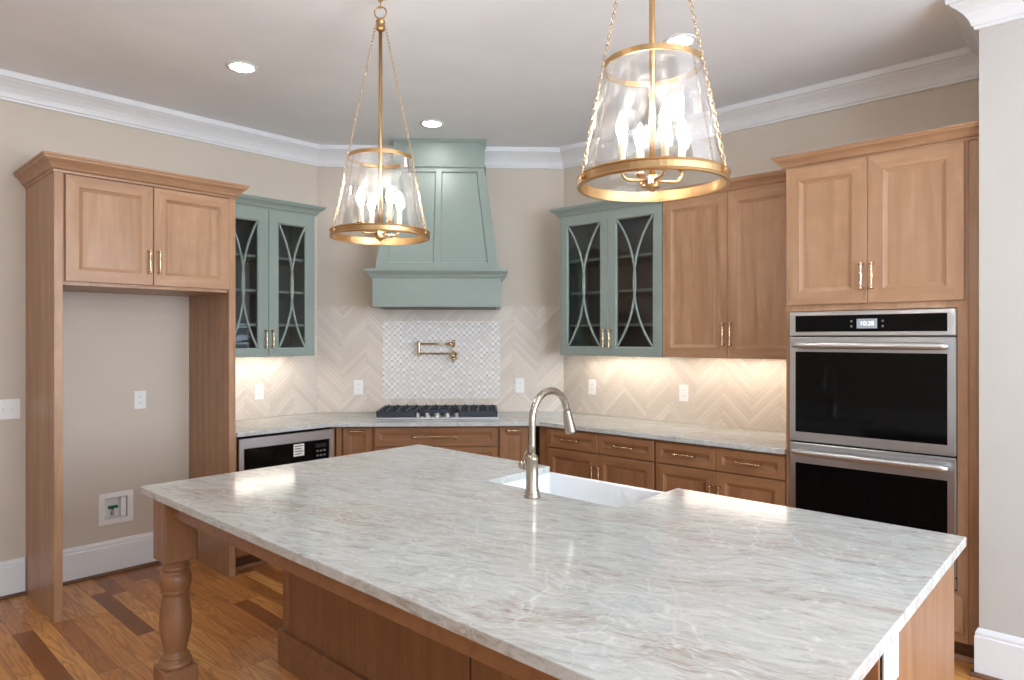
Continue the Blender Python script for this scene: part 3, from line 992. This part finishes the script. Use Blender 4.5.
# ------------------------------------------------------------------ base cabinets and perimeter counter
def bases():
    ZT = 0.8835
    FZ = 0.868
    # left: microwave cabinet
    xa, xb = 1.9385, 2.612
    yf = 4.197
    t = thing('microwave_cabinet', 'brown wood base cabinet holding the built in microwave', 'cabinet', (0, 0, 0))
    b = MB()
    b.box(xa, xa + 0.018, yf + 0.02, YL - 0.001, 0.10, ZT)
    b.box(xb + 0.036, xb + 0.054, yf + 0.02, YL - 0.05, 0.10, ZT)
    b.box(xa + 0.018, xb + 0.036, YL - 0.02, YL - 0.001, 0.10, ZT)
    b.box(xa + 0.018, xb + 0.036, yf + 0.02, YL - 0.02, 0.10, 0.44)
    b.build('cabinet_box', WI, t)
    b = MB(); b.box(2.6575, 2.668, yf + 0.001, yf + 0.0195, 0.10, ZT, 0.001); b.build('filler_strip', M['isl'], t)
    d = panel_door(t, xa + 0.006, 2.655, 0.115, 0.425, yf + 0.0195, 0.05, 'drawer', True, mats=WI)
    pull(d, 2.30, yf, 0.30, 0.14, False)
    b = MB(); b.box(xa, xb + 0.02, yf + 0.075, yf + 0.09, 0.0, 0.0995); b.build('toe_kick', M['dark_wood'], t)
    b = MB(); b.sweep([(xa, yf + 0.075), (xb, yf + 0.075)], [(0.0005, 0), (0.02, 0), (0.02, 0.01), (0.01, 0.022), (0.0005, 0.024)]); b.build('shoe_molding', M['islh'], t)
    # microwave
    m = thing('built_in_microwave', 'stainless framed black microwave under the left counter', 'microwave', (0, 0, 0))
    x0, x1, z0, z1 = 1.963, 2.656, 0.446, 0.866
    b = MB(); b.box(x0 + 0.02, xb + 0.030, yf + 0.0205, YL - 0.06, 0.455, 0.86); b.build('oven_box', M['black'], m)
    b = MB()
    b.rects(x0, x1, z0, z1, [(0, 0.0195), (0, -0.001), (0.002, -0.003), (0.030, -0.003), (0.034, 0.004), (0.034, 0.0195)], False, yf, 0, 0)
    for v in b.bm.verts:
        if v.co.z > 0.8 and v.co.z < z1 - 0.02: v.co.z -= 0.036
    fr = b.build('trim_frame', M['steel'], m)
    b = MB(); b.box(x0 + 0.035, 2.490, yf + 0.003, yf + 0.0185, z0 + 0.036, 0.795, 0.002); dr = b.build('door', M['black_glass'], m)
    b = MB(); b.box(2.493, x1 - 0.035, yf + 0.003, yf + 0.0185, z0 + 0.036, 0.795, 0.002); pn = b.build('control_panel', M['black_glass'], m)
    b = MB(); b.box(2.515, 2.600, yf + 0.0023, yf + 0.003, 0.745, 0.772); b.build('display', M['black'], pn)
    for r in range(6):
        for c in range(3):
            b = MB(); b.box(2.520 + c * 0.028, 2.538 + c * 0.028, yf + 0.0022, yf + 0.003, 0.715 - r * 0.032, 0.727 - r * 0.032); b.build('button', M['grey'], pn)
    b = MB(); b.box(2.345, 2.425, yf + 0.0018, yf + 0.0029, 0.704, 0.787)
    st = b.build('sticker', M['white'], dr)
    for k in range(4):
        b = MB(); b.box(2.353, 2.417 - 0.012 * (k % 2), yf + 0.0014, yf + 0.00175, 0.770 - k * 0.018, 0.776 - k * 0.018); b.build('printed_line', M['grey'], st)

    # diagonal run, local frame: origin at the wall centre, front to -y
    F = (SD - 6.86) / math.sqrt(2)
    def diag(name, label, cat='cabinet'):
        return thing(name, label, cat, (DC[0], DC[1], 0), R45)
    t = diag('cooktop_cabinet', 'wide brown wood drawer base under the gas cooktop')
    b = MB()
    b.box(-0.452, 0.452, -F + 0.02, -0.02, 0.10, ZT); b.build('cabinet_box', WI, t)
    for z0, z1 in ((0.733, FZ), (0.43, 0.725), (0.118, 0.422)):
        d = panel_door(t, -0.443, 0.443, z0, z1, -F + 0.0195, 0.036, 'drawer', True, mats=WI)
        pull(d, 0.0, -F - 0.0005, (z0 + z1) / 2 + 0.004, 0.31 if z1 > 0.8 else 0.31, False)
    b = MB(); b.box(-0.452, 0.452, -F + 0.08, -F + 0.095, 0.0, 0.0995); b.build('toe_kick', M['dark_wood'], t)
    for sgn, lab in ((-1, 'narrow brown wood pull out left of the cooktop drawers'), (1, 'narrow brown wood pull out right of the cooktop drawers')):
        t = diag('narrow_cabinet', lab)
        xs = sorted((sgn * 0.453, sgn * 0.676))
        b = MB(); b.box(xs[0], xs[1], -F + 0.02, -0.08, 0.10, ZT); b.build('cabinet_box', WI, t)
        ds = sorted((sgn * 0.462, sgn * 0.668))
        d = panel_door(t, ds[0], ds[1], 0.118, FZ, -F + 0.0195, 0.042, mats=WI)
        pull(d, (ds[0] + ds[1]) / 2, -F - 0.0005, 0.846, 0.085, False)
        fs = sorted((sgn * 0.6765, sgn * 0.716))
        b = MB(); b.box(fs[0], fs[1], -F + 0.003, -F + 0.02, 0.10, ZT, 0.001); b.build('filler_strip', M['isl'], t)
        b = MB(); b.box(xs[0], xs[1], -F + 0.08, -F + 0.095, 0.0, 0.0995); b.build('toe_kick', M['dark_wood'], t)

    # right run
    xf = 3.692
    for (y1, y0, lab) in ((3.068, 2.186, 'brown wood base cabinet under the sage glass cabinet'), (2.1845, 1.3725, 'brown wood base cabinet beside the oven tower')):
        w = y1 - y0
        t = thing('base_cabinet', lab, 'cabinet', (XR, y1, 0), R90, None)
        D = XR - xf
        b = MB(); b.box(0.0, w, -D + 0.02, -0.001, 0.10, ZT); b.build('cabinet_box', WI, t)
        if y1 > 3:
            f = MB(); f.box(-0.085, -0.0005, -D + 0.022, -D + 0.04, 0.10, ZT, 0.001); f.build('filler_strip', M['isl'], t)
        for k in (0, 1):
            a = 0.005 if k == 0 else w / 2 + 0.002
            c = w / 2 - 0.002 if k == 0 else w - 0.005
            dr = panel_door(t, a, c, 0.740, FZ, -D + 0.0195, 0.040, 'drawer', True, mats=WI)
            pull(dr, (a + c) / 2, -D - 0.0005, 0.806, 0.130, False)
            dd = panel_door(t, a, c, 0.118, 0.732, -D + 0.0195, 0.055, mats=WI)
            pull(dd, c - 0.026 if k == 0 else a + 0.026, -D - 0.0005, 0.590, 0.110)
        b = MB(); b.box(0, w, -D + 0.08, -D + 0.095, 0, 0.0995); b.build('toe_kick', M['dark_wood'], t)

    # counter: one slab along the three walls
    b = MB()
    e = 0.009
    s2 = 1.4142136
    wallL = (SD - e * s2 - (YL - e), YL - e)
    wallR = (XR - e, SD - e * s2 - (XR - e))
    yc, xc, sf = 4.172, 3.668, 6.780
    b.prism([(1.9385, YL - e), (1.9385, yc), (sf - yc, yc), (xc, sf - xc), (xc, 1.3725), (XR - e, 1.3725), wallR, wallL], 0.884, TOP, 0, 0.003)
    tag(b.build('stone_countertop', M['stone']), 'pale stone counter running along the three walls under the tile', 'countertop')


# ------------------------------------------------------------------ hood, cooktop, pot filler on the angled wall
def hood():
    t = thing('range_hood', 'tapered sage green hood on the angled wall above the cooktop', 'range hood', (DC[0], DC[1], 0), R45)
    # skirt
    b = MB()
    b.box(-0.476, 0.476, -0.50, -0.0005, 1.748, 1.96, 0.002)
    b.build('skirt', M['sage'], t)
    b = MB(); b.box(-0.44, 0.44, -0.46, -0.05, 1.7455, 1.7478); b.build('filter_panel', M['black'], t)
    b = MB()
    p = [(-0.02, 1.955), (0.004, 1.955), (0.006, 1.966), (0.018, 1.970), (0.022, 1.982), (0.036, 1.998), (0.048, 2.006), (0.052, 2.012), (0.052, 2.026), (-0.02, 2.026)]
    b.sweep([(-0.476, -0.001), (-0.476, -0.50), (0.476, -0.50), (0.476, -0.001)], p)
    b.box(-0.47, 0.47, -0.49, -0.002, 1.96, 2.022)
    b.build('ledge_molding', M['sage'], t)
    # tapered body with two recessed panels
    zb, zt, hb, ht, db, dt = 2.022, 2.836, 0.462, 0.350, 0.462, 0.300
    us = [0, 0.085, 0.470, 0.530, 0.915, 1]
    vs = [0, 0.075, 0.955, 1]
    nrm = Vector((0, -(zt - zb), -(db - dt))).normalized()
    nrm = Vector((0, nrm.y, -nrm.z)).normalized() if False else Vector((0, -(zt - zb), (db - dt))).normalized()

    def S(u, v, rec):
        hw = hb + (ht - hb) * v
        p = Vector((-hw + 2 * hw * u, -(db + (dt - db) * v), zb + (zt - zb) * v))
        return p - nrm * rec
    b = MB()
    rec = lambda i, j: 0.014 if (j == 1 and i in (1, 3)) else 0.0
    for i in range(5):
        for j in range(3):
            d = rec(i, j)
            c = [(us[i], vs[j]), (us[i + 1], vs[j]), (us[i + 1], vs[j + 1]), (us[i], vs[j + 1])]
            outer = [b.bm.verts.new(S(u, v, 0)) for u, v in c]
            if d == 0:
                b.quad(outer)
            else:
                cu, cv = (us[i] + us[i + 1]) / 2, (vs[j] + vs[j + 1]) / 2
                inner = [b.bm.verts.new(S(cu + (u - cu) * 0.96, cv + (v - cv) * 0.983, d)) for u, v in c]
                for q in range(4):
                    b.quad([outer[q], outer[(q + 1) % 4], inner[(q + 1) % 4], inner[q]])
                b.quad(inner)
    for sgn, u in ((-1, 0), (1, 1)):
        vv = [b.bm.verts.new(S(u, 0, 0)), b.bm.verts.new(S(u, 1, 0)), b.bm.verts.new((sgn * ht, -0.0005, zt)), b.bm.verts.new((sgn * hb, -0.0005, zb))]
        b.quad(vv)
    bmesh.ops.remove_doubles(b.bm, verts=list(b.bm.verts), dist=0.0002)
    b.build('tapered_body', M['sage'], t)
    # top box and its trims
    b = MB()
    b.box(-0.352, 0.352, -0.305, -0.0005, 2.834, 3.030, 0.002)
    b.build('top_box', M['sage'], t)
    b = MB()
    b.sweep([(-0.352, -0.001), (-0.352, -0.305), (0.352, -0.305), (0.352, -0.001)], [(-0.01, 2.828), (0.006, 2.828), (0.011, 2.834), (0.011, 2.840), (0.004, 2.848), (-0.01, 2.848)])
    b.build('box_trim', M['sage'], t)
    b = MB()
    b.sweep([(-0.352, -0.001), (-0.352, -0.305), (0.352, -0.305), (0.352, -0.001)], [(-0.30, 3.022), (0.004, 3.022), (0.010, 3.034), (0.010, 3.0495), (-0.30, 3.0495)])
    b.build('cap_trim', M['sage'], t)


def cooktop():
    t = thing('gas_cooktop', 'stainless gas cooktop with black iron grates and five knobs', 'cooktop', (DC[0], DC[1], TOP + 0.0003), R45)
    f, k = -0.49, -0.055
    b = MB()
    b.box(-0.457, 0.457, f, k, 0.0, 0.014, 0.004, 0, 2)
    b.build('tray', M['steel_h'], t)

    def grate(x0, x1, y0, y1, skew=0):
        b = MB()
        h0, h1 = 0.016, 0.062
        def bar(xa, xb, ya, yb, za=0.046, zb=h1): b.box(xa, xb, ya, yb, za, zb, 0.003)
        bar(x0, x1, y0, y0 + 0.014, h0, h1 - 0.004); bar(x0, x1, y1 - 0.014, y1, 0.040, h1)
        bar(x0, x0 + 0.014, y0, y1, 0.030, h1); bar(x1 - 0.014, x1, y0, y1, 0.030, h1)
        n = 4
        for q in range(1, n):
            xx = x0 + (x1 - x0) * q / n
            bar(xx - 0.006, xx + 0.006, y0, y1)
        for q in (1, 2, 3):
            yy = y0 + (y1 - y0) * q / 4
            bar(x0, x1, yy - 0.006, yy + 0.006)
        for xx in [x0 + (x1 - x0) * q / 8 for q in (1, 3, 5, 7)]:
            for yy in [y0 + (y1 - y0) * q / 4 for q in (0, 2, 4)]:
                yy = min(max(yy, y0 + 0.01), y1 - 0.01)
                b.box(xx - 0.005, xx + 0.005, yy - 0.008, yy + 0.008, h1 - 0.004, h1 + 0.010, 0.002)
        for xx in (x0 + 0.007, x1 - 0.007):
            for yy in (y0 + 0.007, y1 - 0.007): b.box(xx - 0.006, xx + 0.006, yy - 0.006, yy + 0.006, 0.0142, 0.045)
        b.build('grate', M['iron'], t)
    grate(-0.450, -0.158, f + 0.012, k - 0.01)
    grate(-0.154, 0.154, f + 0.150, k - 0.01)
    grate(0.158, 0.450, f + 0.012, k - 0.01)
    for (x, y, r) in ((-0.304, -0.375, 0.038), (-0.304, -0.165, 0.045), (0, -0.215, 0.055), (0.304, -0.375, 0.045), (0.304, -0.165, 0.038)):
        b = MB()
        b.lathe([(0, 0.0142), (r * 1.15, 0.0142), (r * 1.15, 0.020), (r, 0.024), (r, 0.034), (r * 0.9, 0.038), (0, 0.039)], (x, y, 0), 'Z', 20)
        b.build('burner', M['black'], t)
    for q in range(5):
        b = MB()
        x = -0.150 + q * 0.075
        b.lathe([(0, 0.0142), (0.024, 0.0142), (0.024, 0.019), (0.020, 0.021), (0.019, 0.036), (0.017, 0.039), (0, 0.039)], (x, f + 0.045, 0), 'Z', 18)
        b.box(x - 0.003, x + 0.003, f + 0.028, f + 0.062, 0.039, 0.044, 0.001)
        b.build('knob', M['steel_h'], t)


def pot_filler():
    t = thing('pot_filler', 'folded brass pot filler on the white mosaic above the cooktop', 'faucet', (DC[0], DC[1], 0), R45)
    y = -0.0115
    x0, x1 = -0.175, 0.105
    b = MB()
    b.lathe([(0, 0), (0.032, 0), (0.032, -0.006), (0.026, -0.010), (0.012, -0.014), (0.012, -0.055), (0, -0.055)], (x1, y, 1.375), 'Y', 20)
    b.build('wall_flange', M['pull'], t)
    b = MB()
    b.tube([(x1, y - 0.055, 1.355), (x1, y - 0.055, 1.495)], 0.0095, 12)
    b.lathe([(0, 1.478), (0.013, 1.478), (0.013, 1.500), (0, 1.503)], (x1, y - 0.055, 0), 'Z', 14)
    b.build('riser', M['pull'], t)
    b = MB()
    b.tube([(x1, y - 0.055, 1.470), (x0, y - 0.055, 1.470)], 0.0085, 12)
    b.lathe([(0, -0.045), (0.013, -0.045), (0.013, -0.010), (0, -0.008)], (x1, y - 0.055, 1.470), 'X', 14)
    b.build('upper_arm', M['pull'], t)
    b = MB()
    b.lathe([(0, 1.372), (0.011, 1.372), (0.012, 1.38), (0.012, 1.482), (0.011, 1.49), (0, 1.49)], (x0, y - 0.055, 0), 'Z', 14)
    b.build('elbow_joint', M['pull'], t)
    b = MB()
    b.tube([(x0, y - 0.062, 1.392), (x1 - 0.03, y - 0.075, 1.392), (x1 - 0.008, y - 0.078, 1.385), (x1, y - 0.078, 1.37), (x1, y - 0.078, 1.325)], 0.0080, 12)
    b.build('lower_arm', M['pull'], t)
    b = MB()
    b.lathe([(0, 1.322), (0.011, 1.322), (0.012, 1.332), (0.011, 1.345), (0, 1.347)], (x1, y - 0.078, 0), 'Z', 14)
    b.tube([(x1, y - 0.075, 1.350), (x1 + 0.035, y - 0.085, 1.345)], [0.007, 0.005], 8)
    b.lathe([(0, -0.012), (0.017, -0.012), (0.017, -0.002), (0, 0)], (x1, y - 0.080, 1.352), 'Y', 14)
    b.build('valve', M['pull'], t)


fridge_surround()
wall_cabs()
oven_tower()
bases()
hood()
cooktop()
pot_filler()


# ------------------------------------------------------------------ outlets, switch, water box
def outlet(label, loc, rz, wide=False, switch=False, name='wall_outlet'):
    t = thing(name, label, 'light switch' if switch else 'outlet', loc, rz)
    w = 0.116 if wide else 0.072
    h = 0.118
    b = MB(); b.box(-w / 2, w / 2, -0.006, 0, -h / 2, h / 2, 0.002, 0, 2); b.build('cover_plate', M['white'], t)
    for cx in ((-0.023, 0.023) if wide else (0,)):
        if switch:
            b = MB()
            b.box(cx - 0.005, cx + 0.005, -0.016, -0.006, -0.006, 0.010, 0.002)
            b.build('toggle', M['white'], t)
        else:
            for cz in (0.020, -0.020):
                b = MB(); b.box(cx - 0.016, cx + 0.016, -0.0075, -0.006, cz - 0.014, cz + 0.014, 0.001)
                s = b.build('socket', M['white'], t)
                for q in (-0.006, 0.006):
                    b = MB(); b.box(cx + q - 0.0012, cx + q + 0.0012, -0.0078, -0.0074, cz - 0.003, cz + 0.006); b.build('slot', M['grey'], s)
    return t


def dpt(u, d, z):
    return (DC[0] + (u - d) * 0.70710678, DC[1] - (u + d) * 0.70710678, z)


outlet('white outlet on the beige wall inside the refrigerator bay', (1.581, YL - 0.0002, 1.108), 0)
outlet('white outlet on tile below the cabinet beside the refrigerator bay', (2.403, YL - 0.0082, 1.114), 0)
outlet('white outlet on the angled tile wall left of the mosaic', dpt(-0.668, 0.0082, 1.119), R45)
outlet('white outlet on the angled tile wall right of the mosaic', dpt(0.640, 0.0082, 1.129), R45)
outlet('white outlet on tile under the wide sage glass cabinet', (XR - 0.0082, 3.109, 1.130), R90)
outlet('white outlet on tile under the seam of sage and wood cabinets', (XR - 0.0082, 2.313, 1.127), R90)
outlet('white outlet on the end panel of the island', (1.640, 0.3848, 0.815), 0, True)
outlet('white two toggle light switch left of the tall wood panel', (0.870, YL - 0.0002, 1.101), 0, True, True, 'light_switch')


def water_box():
    t = thing('water_supply_box', 'white recessed water box with a green valve low on the wall', 'utility box', (1.437, YL, 0.418), 0)
    b = MB()
    h = 0.102
    b.rects(-h, h, -h, h, [(0, -0.0002), (0, -0.006), (0.002, -0.008), (0.032, -0.008), (0.035, -0.005), (0.037, 0.060)], True, 0, 0, 0, 0, False)
    b.build('face_frame', M['white'], t, False)
    # shallow tray inside the frame
    b = MB()
    b.box(0.034, 0.0635, 0.012, 0.0595, -0.0635, 0.0635, 0.002)
    b.build('side_ledge', M['white'], t)
    b = MB()
    b.lathe([(0, -0.050), (0.010, -0.050), (0.010, -0.030), (0.008, -0.022), (0.008, -0.008), (0, -0.006)], (-0.012, 0.026, 0), 'Z', 12)
    v = b.build('valve', M['nickel'], t)
    b = MB(); b.box(-0.038, 0.018, 0.014, 0.030, -0.006, 0.012, 0.003); b.build('valve_handle', M['green'], v)


water_box()


# ------------------------------------------------------------------ pendants
def pendant(label, loc, rot, bulb_rot):
    zr, zt, zc = 1.970, 2.303, 2.892
    t = thing('pendant_light', label, 'pendant light', (loc[0], loc[1], CEIL), rot)
    Z = lambda z: z - CEIL
    b = MB()
    b.lathe([(0, 0), (0.068, 0), (0.068, -0.012), (0.060, -0.024), (0.012, -0.028), (0.012, -0.040), (0, -0.041)], (0, 0, -0.0003), 'Z', 28)
    b.build('canopy', M['brass'], t)
    # hanging links between canopy and cap
    b = MB()
    def link(c, ln, wd, r, ax, seg=16, s2=8):
        pts = []
        for q in range(seg):
            a = 2 * PI * q / seg
            p = Vector((math.cos(a) * wd * ax[0], math.cos(a) * wd * ax[1], math.sin(a) * ln))
            pts.append(Vector(c) + p)
        b.tube(pts, r, s2, True)
    link((0, 0, Z(zc + 0.112)), 0.016, 0.010, 0.0025, (0, 1))
    link((0, 0, Z(zc + 0.085)), 0.017, 0.010, 0.0025, (1, 0))
    vx = math.cos(-rot + math.radians(-47.3)), math.sin(-rot + math.radians(-47.3))
    link((0, 0, Z(zc + 0.050)), 0.026, 0.026, 0.0035, vx, 24)
    b.build('hanging_ring', M['brass'], t)
    b = MB()
    b.lathe([(0, 0.028), (0.006, 0.027), (0.007, 0.020), (0.015, 0.019), (0.020, 0.015), (0.020, 0.009), (0.0185, 0.008), (0.0185, -0.016), (0.020, -0.017), (0.020, -0.024), (0.016, -0.029), (0.009, -0.031), (0, -0.031)], (0, 0, Z(zc)), 'Z', 18)
    b.build('cap', M['brass'], t)
    b = MB()
    b.tube([(0, 0, Z(zc - 0.02)), (0, 0, Z(zr - 0.01))], 0.0085, 12)
    b.build('stem', M['brass'], t)
    # rings
    ro, ri = 0.215, 0.204
    b = MB()
    b.lathe([(ri, -0.016), (ro, -0.016), (ro + 0.002, -0.012), (ro, -0.008), (ro, 0.008), (ro + 0.002, 0.012), (ro, 0.016), (ri, 0.016)], (0, 0, Z(zr)), 'Z', 72, 0, False, True)
    b.build('lower_ring', M['brass'], t)
    b = MB()
    b.lathe([(0.134, -0.008), (0.140, -0.008), (0.140, 0.008), (0.134, 0.008)], (0, 0, Z(zt)), 'Z', 60, 0, False, True)
    b.build('upper_ring', M['brass'], t)
    b = MB()
    n = 10
    b.lathe([(0.1385 + (0.202 - 0.1385) * (1 - k / n), zr + 0.012 + (zt - 0.004 - zr - 0.012) * k / n) for k in range(n + 1)], (0, 0, -CEIL), 'Z', 64)
    g = b.build('glass_shade', M['seedy'], t)
    # hub, arms, candles, bulbs
    b = MB()
    b.lathe([(0, -0.032), (0.007, -0.031), (0.008, -0.024), (0.019, -0.022), (0.021, -0.019), (0.021, -0.012), (0.019, -0.010), (0.019, 0.012), (0.010, 0.015), (0, 0.015)], (0, 0, Z(zr + 0.004)), 'Z', 18)
    b.build('hub', M['brass'], t)
    for k in range(4):
        a = bulb_rot - rot + k * PI / 2
        c, s = math.cos(a), math.sin(a)
        R = 0.092
        b = MB()
        pts = [(c * 0.015, s * 0.015, Z(zr + 0.002)), (c * (R - 0.025), s * (R - 0.025), Z(zr + 0.002))]
        for q in range(1, 7):
            e = PI / 2 * q / 6
            pts.append((c * (R - 0.025 + 0.025 * math.sin(e)), s * (R - 0.025 + 0.025 * math.sin(e)), Z(zr + 0.002 + 0.025 * (1 - math.cos(e)))))
        pts.append((c * R, s * R, Z(zr + 0.045)))
        b.tube(pts, 0.0045, 8)
        b.lathe([(0, 0.036), (0.010, 0.036), (0.016, 0.044), (0.016, 0.047), (0, 0.047)], (c * R, s * R, Z(zr)), 'Z', 14)
        arm = b.build('arm', M['brass'], t)
        b = MB()
        b.lathe([(0, 0.0475), (0.0105, 0.0475), (0.0105, 0.115), (0.009, 0.117), (0, 0.117)], (c * R, s * R, Z(zr)), 'Z', 14)
        b.build('candle_sleeve', M['candle'], arm)
        b = MB()
        b.lathe([(0, 0.1175), (0.008, 0.1175), (0.0085, 0.124), (0.014, 0.136), (0.0165, 0.148), (0.0150, 0.162), (0.010, 0.178), (0.005, 0.192), (0, 0.200)], (c * R, s * R, Z(zr)), 'Z', 16)
        b.build('bulb', M['bulb'], arm)
    # three fine chains from the cap to the lower ring
    for k in range(3):
        a = k * 2 * PI / 3
        c, s = math.cos(a), math.sin(a)
        A = Vector((c * 0.020, s * 0.020, Z(zc + 0.004)))
        B = Vector((c * 0.150, s * 0.150, Z(zt + 0.012)))
        Cc = Vector((c * 0.2205, s * 0.2205, Z(zr + 0.010)))
        b = MB()
        seg = [(A, B), (B, Cc)]
        i = 0
        for P, Q in seg:
            L = (Q - P).length
            m = max(1, round(L / 0.0155))
            d = (Q - P) / m
            dn = d.normalized()
            s1 = Vector((-s, c, 0)); s2 = dn.cross(s1).normalized()
            for q in range(m):
                ctr = P + d * (q + 0.5)
                sd = s1 if i % 2 else s2
                i += 1
                pts = [ctr + dn * math.sin(2 * PI * e / 8) * 0.0105 + sd * math.cos(2 * PI * e / 8) * 0.0048 for e in range(8)]
                b.tube(pts, 0.0013, 5, True)
        b.build('chain', M['pull'], t)
        b = MB()
        b.tube([(c * 0.213, s * 0.213, Z(zr)), (c * 0.225, s * 0.225, Z(zr))], [0.008, 0.006], 12)
        b.build('chain_knob', M['brass'], t)
    return t


pendant('glass lantern pendant hanging in front of the sage hood', (1.755, 2.402), math.radians(53.9), math.radians(53.9 + 25))
pendant('glass lantern pendant hanging nearest the wood wall cabinets', (1.691, 1.009), math.radians(31), math.radians(31 + 22))


# ------------------------------------------------------------------ recessed ceiling lights
def cans():
    spots = [((1.736, 3.678), 'recessed ceiling light above the refrigerator surround'), ((3.114, 3.650), 'recessed ceiling light close to the sage hood'),
             ((3.115, 1.695), 'recessed ceiling light glimpsed behind the bigger pendant shade'), ((0.30, 3.68), 'added recessed fill light near the left wall outside the view'),
             ((0.30, 1.69), 'added unseen fill light above the seating side of the island'), ((1.72, -0.30), 'added unseen fill light over the right end of the island'),
             ((0.30, -0.30), 'added recessed fill light behind the viewer')]  # the last four are out of view, added to brighten the room
    first = None
    for (x, y), lab in spots:
        if first is None:
            t = thing('recessed_light', lab, 'ceiling light', (x, y, CEIL - 0.0002), 0, 'recessed ceiling lights')
            b = MB()
            b.lathe([(0.062, 0), (0.086, 0), (0.086, -0.004), (0.080, -0.006), (0.066, -0.006), (0.062, -0.003)], (0, 0, 0), 'Z', 40, 0, True, True)
            b.build('trim_ring', M['white'], t)
            b = MB()
            b.lathe([(0, -0.001), (0.063, -0.001), (0.063, -0.004), (0, -0.0045)], (0, 0, 0), 'Z', 40)
            b.build('lens', M['can'], t)
            first = t
        else:
            t = copy_tree(first)
            t.location = (x, y, CEIL - 0.0002)
            t['label'] = lab


cans()
